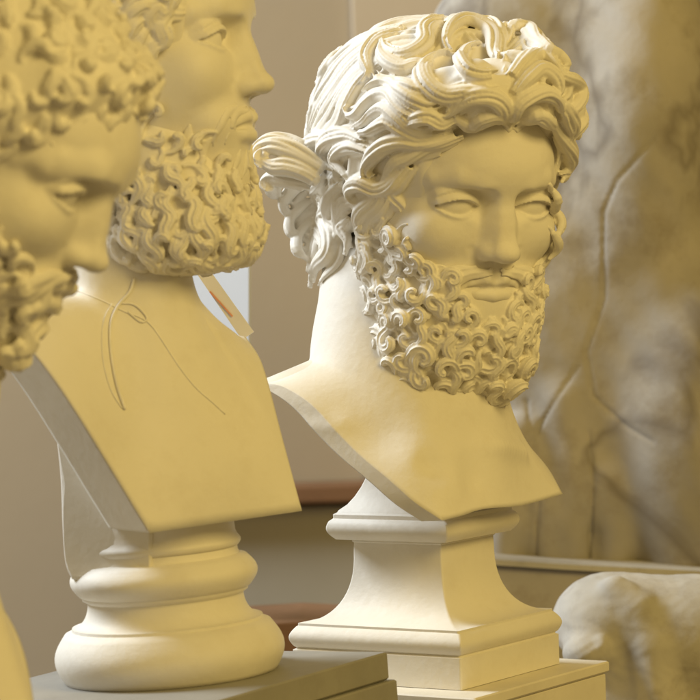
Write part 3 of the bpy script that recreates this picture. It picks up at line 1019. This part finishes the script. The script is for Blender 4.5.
# string round its neck
STR = node_mat('string_fibre', (0.84, 0.81, 0.75), rough=0.8, spec=0.1, mott=0.05, scale=60, bump=0.3, bscale=700)
dg = bpy.context.evaluated_depsgraph_get(); dg.update()
from mathutils.bvhtree import BVHTree
bv = BVHTree.FromPolygons([tuple(v.co) for v in bustL.data.vertices], [tuple(p.vertices) for p in bustL.data.polygons])


def cord(acc, pts, r, lift=0.0, m=8):
    P = []
    for px, py, *z in resample([(*p, 0) if len(p) == 2 else p for p in pts], 60):
        h = bv.ray_cast(Vector(CAM), Vector(ray(px, py)))[0]
        z = z[0] if z else 0
        P.append(np.array(h) - ray(px, py) * (r * 0.8 + lift + z) if h is not None else np.array(at(px, py, DL - .03)))
    P = np.array(P)
    for _ in range(3): P[1:-1] = P[1:-1] * .5 + .25 * (P[2:] + P[:-2])
    N = np.repeat(np.array([[0, -1.0, 0.1]]), len(P), 0)
    lock(acc, P, N, r, r / 1.0, ridges=1, amp=0, taper=(1, 1), m=m)


a = Acc()
cord(a, [(62, 286), (80, 292), (105, 302), (125, 312), (142, 318), (152, 326), (165, 345), (180, 368), (196, 388), (212, 402), (225, 414)], 0.0008, -0.0004)
cord(a, [(134, 279), (130, 292), (120, 303), (112, 318), (110, 336), (112, 360), (117, 385), (125, 409)], 0.0015, 0.0006)
cord(a, [(112, 304), (104, 320), (102, 345), (105, 370), (112, 392), (122, 408)], 0.0008)
cord(a, [(120, 303), (135, 305), (147, 318), (141, 322), (128, 312)], 0.0010)
st = a.build('string', STR)
tag(st, 'thin pale string tied round the neck of the profile bust, loose ends hanging down', 'string')


# ================================================================== the nearest head, at the left edge
DN = 2.35
MN = frame(at(-34, 138, DN), 80, 28, 0, 0.01)
fo = {'brow': 1.15, 'bulge': 0.1, 'w': 1.03}
a = Acc()
V, Q = surface(lambda p: face(p, fo), (-11, -14.5, -17.5), (11, 16.5, 16.5), 0.17)
V = V @ np.array(MN)[:3, :3].T + np.array(MN)[:3, 3]
a.add_np(V, Q)
edN = edge_curve([(-120, 760, 14, 1), (40, 742, 6, 1), (20, 640, 0, 0), (-30, 560, -6, 1), (-110, 540, -14, 0), (-200, 540, -10, 0), (-260, 600, 0, 1), (-210, 680, 10, 0)], 100, DN)
K0 = at(-110, 520, DN); K1 = at(-105, 470, DN); K2 = at(-90, 400, DN); K3 = at(-70, 300, DN)
rings = neck_rings([(K3, 0.04), (K2 * .5 + K3 * .5, 0.065), (K2, 0.070), (K2 * 0.5 + K1 * 0.5, 0.072), (K1, 0.075)], edN)
out, fr = profile_dirs(edN, K0, LF)
tv = out * (0.8 - 0.6 * fr) + np.array([0, 0, -1.0]) * (0.3 + 0.7 * fr); tv /= np.linalg.norm(tv, axis=1, keepdims=True)
tang = np.hstack([0.2 + 0 * fr, 0.4 + 0.1 * fr, tv])
dn = -out * 0.75 + np.array([0, 0, -0.5]); dn /= np.linalg.norm(dn, axis=1, keepdims=True)
V1, F1 = shell(np.array(rings), edN, tang, n_b=30, thick=0.03, displace=relax, down=dn)
a.add(V1, F1)
bustN = a.build('bearded_bust', PLASTER)
tag(bustN, 'nearest bust at the left edge, a bowed bearded head with clumped curls over its brow', 'bust', 'bearded plaster busts')


def hair_n(p):
    q = np.stack([np.abs(p[..., 0]), p[..., 1], p[..., 2]], -1)
    d = ell(q, (0, -1.5, 4.6), (10.4, 13.0, 11.2))
    d = smin(d, chain(q, [(0, 9.2, 9.2), (3.5, 8.8, 9.0), (6.8, 6.9, 7.4), (8.6, 4.2, 3.6), (8.8, 1.6, -1.5)], [2.1, 2.1, 2.0, 1.6, 1.2], 0.5), 1.8)
    d = smax(d, -ell(q, (0, 14.5, -0.8), (8.3, 11.5, 8.0)), 0.8)
    return d


a = Acc()
V, Q = surface(hair_n, (-14, -17, -12), (14, 16, 18), 0.22)
a.add_np(V, Q)
for i, p in enumerate(poisson(hair_n, (-14, -17, -9), (14, 16, 18), lambda P: (P[:, 1] < 8.5) | (P[:, 2] > 5.6), 1.5, 22000, 0.0, 5)):
    nrm = grad(hair_n, p, 0.6)
    d = p - np.array([0, -3.0, 17.0]); d[2] -= 5; d += g_.normal(size=3) * 2; d -= (d @ nrm) * nrm; d /= np.linalg.norm(d)
    if g_.random() < 0.6:
        snail(a, hair_n, p, g_.uniform(.65, 1.0), g_.uniform(.4, .58), turns=g_.uniform(.5, 1.1), hand=g_.choice([-1, 1]), a0=g_.uniform(0, 6.28), tail=g_.uniform(0, 1.0), lift=g_.uniform(0.2, 1.0), amp=.2, off=-.15)
        continue
    flow_lock(a, hair_n, p, d, g_.uniform(1.8, 3.0), g_.uniform(0.5, 0.7), wave=0.6, waves=1.0, off=-0.1, ph=g_.uniform(0, 6), curl=4.5, hand=g_.choice([-1, 1]), lift=0.35, amp=.18)
fuse(a.build('hair', PLASTER, bustN, MN), 0.0016, 2)
a = Acc()
beard_n = lambda p: beard_c(np.stack([p[..., 0], p[..., 1] + 3.8, p[..., 2] * 1.12 + 0.4], -1))
bu_n = lambda p: smin(face(p, fo), beard_n(p), 1.0)
V, Q = surface(beard_n, (-10.5, -6.5, -20), (10.5, 14, 3.5), 0.25)
a.add_np(V, Q)
for p in poisson(bu_n, (-11, -6, -20), (11, 15, 3), beard_mask, 1.35, 16000, 0.0, 15):
    k_ = 1.0 + 0.3 * g_.random()
    snail(a, bu_n, p, 0.85 * k_, 0.5 * k_, turns=g_.uniform(0.5, 1.1), hand=g_.choice([-1, 1]), a0=g_.uniform(0, 6.28), tail=g_.uniform(0.4, 1.6), lift=g_.uniform(0.1, 1.0), amp=.16, off=-.2)
for sgn in (1, -1):
    for pts_, w in (([(0.4, 12.9, -5.9), (1.8, 12.6, -6.0), (3.2, 11.6, -6.9), (4.3, 10.5, -8.4), (4.7, 9.9, -10.0)], 0.6), ([(2.0, 12.1, -5.8), (3.8, 10.9, -6.6), (5.2, 9.6, -8.0), (5.8, 8.9, -9.8)], 0.6)):
        P_ = snap(bu_n, resample([(sgn * x_, y_, z_) for x_, y_, z_ in pts_], 20), 0.2, 3)
        lock(a, P_, grads(bu_n, P_, 0.5), w, w * 0.8, ridges=2, amp=0.14, taper=(0.4, 0.3), m=14)
fuse(a.build('beard', PLASTER, bustN, MN), 0.0016, 2)

nc = at(-110, 760, DN + .06); nz = nc[2] + .015
prof = [(0.10, nz - .20)] + arc(nz - .198, 0.105, nz - .15, 0.100, .009, 9) + arc(nz - .145, .088, nz - .11, .078, -.006, 8) + arc(nz - .105, .082, nz - .07, .080, .008, 8) + [(.068, nz - .06), (.066, nz), (.05, nz + .03)]
V, F = pedestal_rings(prof, nc, 0, square=False, n=72)
crisp(link('socle', V, F, PLASTER, bustN), 50)

# ================================================================== plinths
GREY = node_mat('grey_paint', (0.30, 0.285, 0.25), rough=0.55, spec=0.3, mott=0.06, scale=14, bump=0.1, bscale=80, dirt=(0.2, 0.18, 0.15), dirt_amt=0.3)
CREAM = node_mat('cream_paint', (0.74, 0.69, 0.58), rough=0.5, spec=0.3, mott=0.04, scale=12, bump=0.08, bscale=80, dirt=(0.5, 0.45, 0.36), dirt_amt=0.25)
lv = Matrix.Rotation(R(-1.6), 4, 'Y')


def block(name, hw, ztop, zbot, c_, mat, parent=None, tilt=None):
    prof = [(hw - .002, zbot), (hw, zbot + .002), (hw, ztop - .0015), (hw - .0015, ztop)]
    V, F = pedestal_rings(prof, c_, -33)
    V = np.array(V)
    if tilt is not None:
        T_ = Matrix.Translation(Vector(c_)) @ tilt @ Matrix.Translation(-Vector(c_))
        V = V @ np.array(T_)[:3, :3].T + np.array(T_)[:3, 3]
    return link(name, V, F, mat, parent, smooth=False)


gz = float(at(171, 690, DL - .1)[2]) - .0005
pl = block('plinth', 0.144, gz, gz - .026, lc, GREY, tilt=Matrix.Rotation(R(-2.6), 4, 'Y'))
tag(pl, 'grey painted stepped plinth under the round pedestal of the profile bust', 'plinth', 'plinths under the busts')
block('plinth_body', 0.149, gz - .0265, -1.9, lc, GREY, pl, tilt=Matrix.Rotation(R(-2.6), 4, 'Y'))
cz = zc(689)
pl2 = block('plinth', 0.134, cz - .0005, cz - .012, pc, CREAM)
tag(pl2, 'cream plinth under the square pedestal of the bust with wavy hair', 'plinth', 'plinths under the busts')
pl3 = block('plinth', 0.150, nz - .2005, nz - .226, nc, GREY)
tag(pl3, 'plinth of the nearest bust, below the left edge of the view', 'plinth', 'plinths under the busts')
block('plinth_body', 0.155, nz - .2265, -1.9, nc, GREY, pl3)
block('plinth_body', 0.131, cz - .0125, -1.9, pc, CREAM, pl2)


# ================================================================== room behind
def quadbox(name, pts, depth, thick, mat, bev=0.002, parent=None):
    V, F = slab(pts, depth, depth + thick, bev)
    return link(name, V, F, mat, parent, smooth=False)


WALLM = node_mat('wall_paint', (0.46, 0.38, 0.27), rough=0.8, spec=0.15, mott=0.05, scale=1.3, bump=0.1, bscale=30, dirt=(0.38, 0.34, 0.28), dirt_amt=0.3)
TRIM = node_mat('trim_paint', (0.56, 0.47, 0.35), rough=0.7, spec=0.2, mott=0.04, scale=2, bump=0.08, bscale=40)
DADO = node_mat('dado_paint', (0.44, 0.40, 0.32), rough=0.7, spec=0.2, mott=0.06, scale=2.5, bump=0.08, bscale=40)
WHITE = node_mat('white_board', (0.6, 0.62, 0.65), rough=0.6, spec=0.2, mott=0.02, scale=3, bump=0.05, bscale=40)
WOOD = node_mat('rail_wood', (0.19, 0.10, 0.05), rough=0.5, spec=0.3, mott=0.25, scale=8, bump=0.15, bscale=60)
FLOORM = node_mat('floor_stone', (0.22, 0.19, 0.15), rough=0.6, spec=0.3, mott=0.15, scale=3, bump=0.1, bscale=20)

DW = 5.2
yw = float(at(300, 350, DW)[1])
def box(name, x0, x1, y0, y1, z0, z1, mat, parent=None, b=0.004):
    bm_v = [(x, y, z) for x in (x0, x1) for y in (y0, y1) for z in (z0, z1)]
    F = [(0, 1, 3, 2), (4, 6, 7, 5), (0, 4, 5, 1), (2, 3, 7, 6), (0, 2, 6, 4), (1, 5, 7, 3)]
    o = link(name, np.array(bm_v, float), F, mat, parent, smooth=False)
    md = o.modifiers.new('bevel', 'BEVEL'); md.width = b; md.segments = 2
    return o


X = lambda px, d=DW: float(at(px, 350, d)[0])
Z = lambda py, d=DW, px=300: float(at(px, py, d)[2])
w_ = box('wall', -3.2, 3.0, yw, yw + .1, -1.9, 2.4, WALLM); tag(w_, kind='structure')
f_ = box('floor', -3.2, 3.0, -4.0, yw, -2.0, -1.9, FLOORM); tag(f_, kind='structure')
# paler projecting pier at the top right of the wall, darker dado below
o = box('pilaster', X(362), X(520), yw - .02, yw - .001, Z(478), 2.3, TRIM); tag(o, kind='structure')
o = box('dado', X(150), X(560), yw - .04, yw - .002, Z(900), Z(505), DADO); tag(o, kind='structure')
o = box('dado_rail', X(150), X(560), yw - .09, yw - .003, Z(500), Z(482), WOOD); tag(o, kind='structure')

# white board leaning behind the left bust, with a red mark

b0 = at(248, 512, 3.55); b1 = at(249, 118, 3.55); sd = np.array([-0.75, 0.66, 0]) * 0.24; th_ = np.array([0.66, 0.75, 0]) * 0.004
Vb = np.array([b0, b0 + sd, b1 + sd, b1, b0 + th_, b0 + sd + th_, b1 + sd + th_, b1 + th_])
bd = link('white_board', Vb, [(0, 1, 2, 3), (7, 6, 5, 4), (0, 3, 7, 4), (1, 5, 6, 2), (0, 4, 5, 1), (3, 2, 6, 7)], WHITE, smooth=False)
quadbox('post', [(205, 512), (232, 512), (232, 1850), (205, 1850)], 3.58, .02, TRIM, parent=bd)
tag(bd, 'white board standing behind the shoulder of the profile bust', 'board')

sm = quadbox('paper_strip', [(190, 264), (204, 262), (254, 332), (242, 340)], 3.0, .002, CREAM, .0005)
tag(sm, 'narrow beige strip with an orange mark, behind the neck of the profile bust', 'strip')
RED = node_mat('orange_mark', (0.70, 0.30, 0.16), rough=0.6, spec=0.2, mott=0.1, scale=30, bump=0.05)
quadbox('mark', [(209, 292), (210.5, 291), (233, 316), (232, 317)], 2.9985, .001, RED, .0002, sm)

# brown table edge low behind the pedestals
tb = quadbox('wooden_bench', [(200, 628), (300, 622), (420, 628), (420, 652), (300, 648), (280, 1900), (270, 1900), (262, 652), (200, 656)], 3.6, .2, WOOD)
tag(tb, 'low brown wooden bench between the two pedestals, far behind', 'bench')

# ------------------------------------------------------------------ the old stone figure at the right
STONE = node_mat('old_stone', (0.42, 0.385, 0.33), rough=0.85, spec=0.15, mott=0.16, scale=5, bump=0.6, bscale=30, dirt=(0.23, 0.18, 0.115), dirt_amt=0.6, veins=((0.15, 0.125, 0.10), 2.6, 0.55))
STONE2 = node_mat('pale_stone', (0.48, 0.45, 0.39), rough=0.85, spec=0.15, mott=0.14, scale=9, bump=0.35, bscale=40, dirt=(0.24, 0.2, 0.15), dirt_amt=0.5)
DS = 3.75
u = 100 * DS / FPX     # cm per photo pixel at that depth
SO = at(560, 350, DS)


def sp_(px, py, f=0):   # sculpting space: cm right of / above SO, y towards the viewer
    return ((px - 560) * u, f, (350 - py) * u)


def draped(p):
    q = p
    d = ell(q, sp_(585, 260, -6), (125 * u, 12, 380 * u))
    d = smin(d, ell(q, sp_(520, 60, -4), (95 * u, 10, 110 * u)), 5)
    d = smin(d, ell(q, sp_(640, 120, 0), (75 * u, 12, 200 * u)), 5)
    d = smin(d, ell(q, sp_(690, 420, 0), (80 * u, 11, 200 * u)), 5)
    d = smin(d, ell(q, sp_(530, 540, -7), (110 * u, 10, 90 * u)), 4)
    # folds of cloth
    for pts, r, k in (([(520, 430), (540, 480), (545, 560)], 1.3, 1.5),
                      ([(560, 400), (572, 470), (568, 570)], 1.5, 1.5), ([(600, 480), (612, 530), (606, 580)], 1.4, 1.5), ([(500, 440), (506, 500), (500, 570)], 1.5, 1.5)):
        d = smin(d, chain(q, [sp_(a_, b_, 3.9) for a_, b_ in pts], [r * 1.1] * len(pts)), k * 2)
    for pts in ([(645, 145), (610, 185), (598, 215), (600, 300), (583, 350), (590, 395), (622, 425), (646, 440)], [(525, 400), (530, 440), (552, 400), (575, 365)],
                [(585, 430), (590, 480), (586, 560)], [(530, 440), (536, 500), (532, 560)]):
        P_ = np.array([sp_(a_, b_, 0) for a_, b_ in pts])
        w = None
        for i in range(len(P_) - 1):
            e = cap(q * np.array([1, 0, 1], np.float32), P_[i], P_[i + 1], 0.06)
            w = e if w is None else np.minimum(w, e)
        d = np.maximum(d, -np.maximum(w, -(q[..., 1] - 0.0)) ) if False else d + 0.22 * np.exp(-(np.maximum(w, 0) / 0.16) ** 2)
    d = d + 0.12 * np.sin(q[..., 0] * 0.9 + 1.5 * np.sin(q[..., 2] * 0.31)) * np.sin(q[..., 2] * 0.55 + q[..., 0] * 0.3)
    return smax(d, -(q[..., 2] - sp_(0, 568)[2]), 0.6)


def to_world(V):
    return SO + V[:, :1] / 100 * CR + V[:, 1:2] / 100 * (-_f) + V[:, 2:] / 100 * CU


V, Q = surface(draped, (-24, -22, -30), (34, 20, 52), 0.3)
fig = link('stone_figure', to_world(V), Q.tolist(), STONE)
tag(fig, 'large weathered brown stone figure in folded drapery with dark cracks, standing at the right', 'statue')
# its pale rounded head or shoulder showing over the curls
V, Q = surface(lambda p: ell(p, sp_(470, 40, -4), (46 * u, 7, 42 * u)) + 0.15 * np.sin(p[..., 0] * 2) * np.sin(p[..., 2] * 2.3), (-20, -14, 28), (0, 8, 52), 0.3)
link('shoulder', to_world(V), Q.tolist(), STONE2, fig)
# base slab
a = Acc()
c_ = at(575, 596, 3.78)
V, F = slab([(470, 563), (560, 569), (720, 577), (900, 585), (900, 1900), (470, 1900)], DS - .12, DS + .35, 0.006)
o = link('stone_block', V, F, STONE, None, smooth=False)
tag(o, 'low brown stone block carrying the draped stone figure', 'stone block')
V, F = slab([(470, 558), (560, 564), (720, 572), (900, 580), (900, 586), (720, 578), (560, 569.6), (470, 563.6)], DS - .13, DS + .3, 0.003)
link('ledge', V, F, STONE2, o, smooth=False)


# ------------------------------------------------------------------ carved animal fragment in the lower right
DA = 3.3
ua = 100 * DA / FPX
AO = at(600, 620, DA)
def sa(px, py, f=0):
    return ((px - 600) * ua, f, (620 - py) * ua)


def beast(p):
    d = ell(p, sa(612, 622, 0), (60 * ua, 7.5, 50 * ua))
    d = smin(d, ell(p, sa(690, 640, 0), (90 * ua, 8.5, 66 * ua)), 3)
    d = smin(d, chain(p, [sa(612, 585, 5), sa(632, 605, 6), sa(645, 640, 7), sa(650, 700, 7)], [1.4, 1.7, 1.9, 2.2], 0.5), 1.6)
    d = smin(d, ell(p, sa(585, 648, 5.5), (26 * ua, 3.2, 20 * ua)), 1.5)
    d = smax(d, -chain(p, [sa(606, 630, 8.5), sa(612, 648, 8.5), sa(604, 660, 8.3)], [0.55, 0.6, 0.5]), 0.5)
    d = smin(d, ell(p, sa(595, 642, 7.5), (0.8, 1.0, 1.3)), 0.6)
    d = smax(d, -chain(p, [sa(618, 655, 8.6), sa(632, 680, 9.5), sa(640, 710, 9.5)], [0.6, 0.9, 1.1]), 0.9)
    x, z = p[..., 0], p[..., 2]
    m = sstep(-0.5, -2.0, z) * sstep(3.0, 0.5, np.abs(x + 1.8))
    d = smin(d, ell(p, sa(640, 690, 1), (70 * ua, 6.5, 60 * ua)), 2.0)
    d = d + 0.03 * np.sin(x * 2.1 + 3 * np.sin(z * 1.3)) * np.sin(z * 1.9 + 2 * np.sin(x * 1.1)) + 0.0
    return d + 0.06 * m * np.sin(x * 6) * np.sin(z * 6 + x * 2)


V, Q = surface(beast, (-11, -10, -14), (22, 12, 8), 0.22)
V = AO + V[:, :1] / 100 * CR + V[:, 1:2] / 100 * (-_f) + V[:, 2:] / 100 * CU
o = link('stone_fragment', V, Q.tolist(), STONE2)
tag(o, 'rounded pale carved stone fragment lying low at the right behind the cream plinth', 'stone fragment')
bs = quadbox('stone_shelf', [(480, 716), (760, 716), (760, 2000), (480, 2000)], DA - .1, .4, STONE)
tag(bs, 'dark stone shelf under the pale carved fragment', 'shelf')


# ------------------------------------------------------------------ camera
cd = bpy.data.cameras.new('camera'); cam = bpy.data.objects.new('camera', cd); C.objects.link(cam)
cm = np.eye(4); cm[:3, 0] = CR; cm[:3, 1] = CU; cm[:3, 2] = -_f; cm[:3, 3] = CAM
cam.matrix_world = Matrix(cm.tolist())
cd.sensor_width = 36; cd.lens = 36 * FPX / 700; cd.clip_end = 60; cd.clip_start = 0.05
cd.dof.use_dof = True; cd.dof.focus_distance = 2.93; cd.dof.aperture_fstop = 9.0
sc = bpy.context.scene; sc.camera = cam
sc.render.engine = 'CYCLES'; sc.cycles.use_denoising = True
sc.cycles.max_bounces = 8; sc.cycles.diffuse_bounces = 5
sc.view_settings.view_transform = 'Standard'; sc.view_settings.look = 'None'; sc.view_settings.gamma = 1
sc.view_settings.exposure = 0

wd = bpy.data.worlds.new('World'); sc.world = wd; wd.use_nodes = True
wd.node_tree.nodes['Background'].inputs[0].default_value = (1.0, 0.70, 0.24, 1)
wd.node_tree.nodes['Background'].inputs[1].default_value = 0.25


def area(name, loc, target, size, power, col):
    l = bpy.data.lights.new(name, 'AREA'); l.shape = 'RECTANGLE'; l.size, l.size_y = size; l.energy = power; l.color = col
    o = bpy.data.objects.new(name, l); C.objects.link(o); o.location = loc
    o.rotation_euler = (Vector(target) - Vector(loc)).to_track_quat('-Z', 'Y').to_euler()
    return o


area('gallery_lamp', (2.0, -2.5, 1.75), (0, 0, 0), (1.5, 1.5), 69, (1.0, 0.735, 0.235))
area('gallery_window', (-2.6, 0.9, 2.2), (0.0, 0, 0.1), (1.2, 1.6), 195, (0.86, 0.93, 1.0))
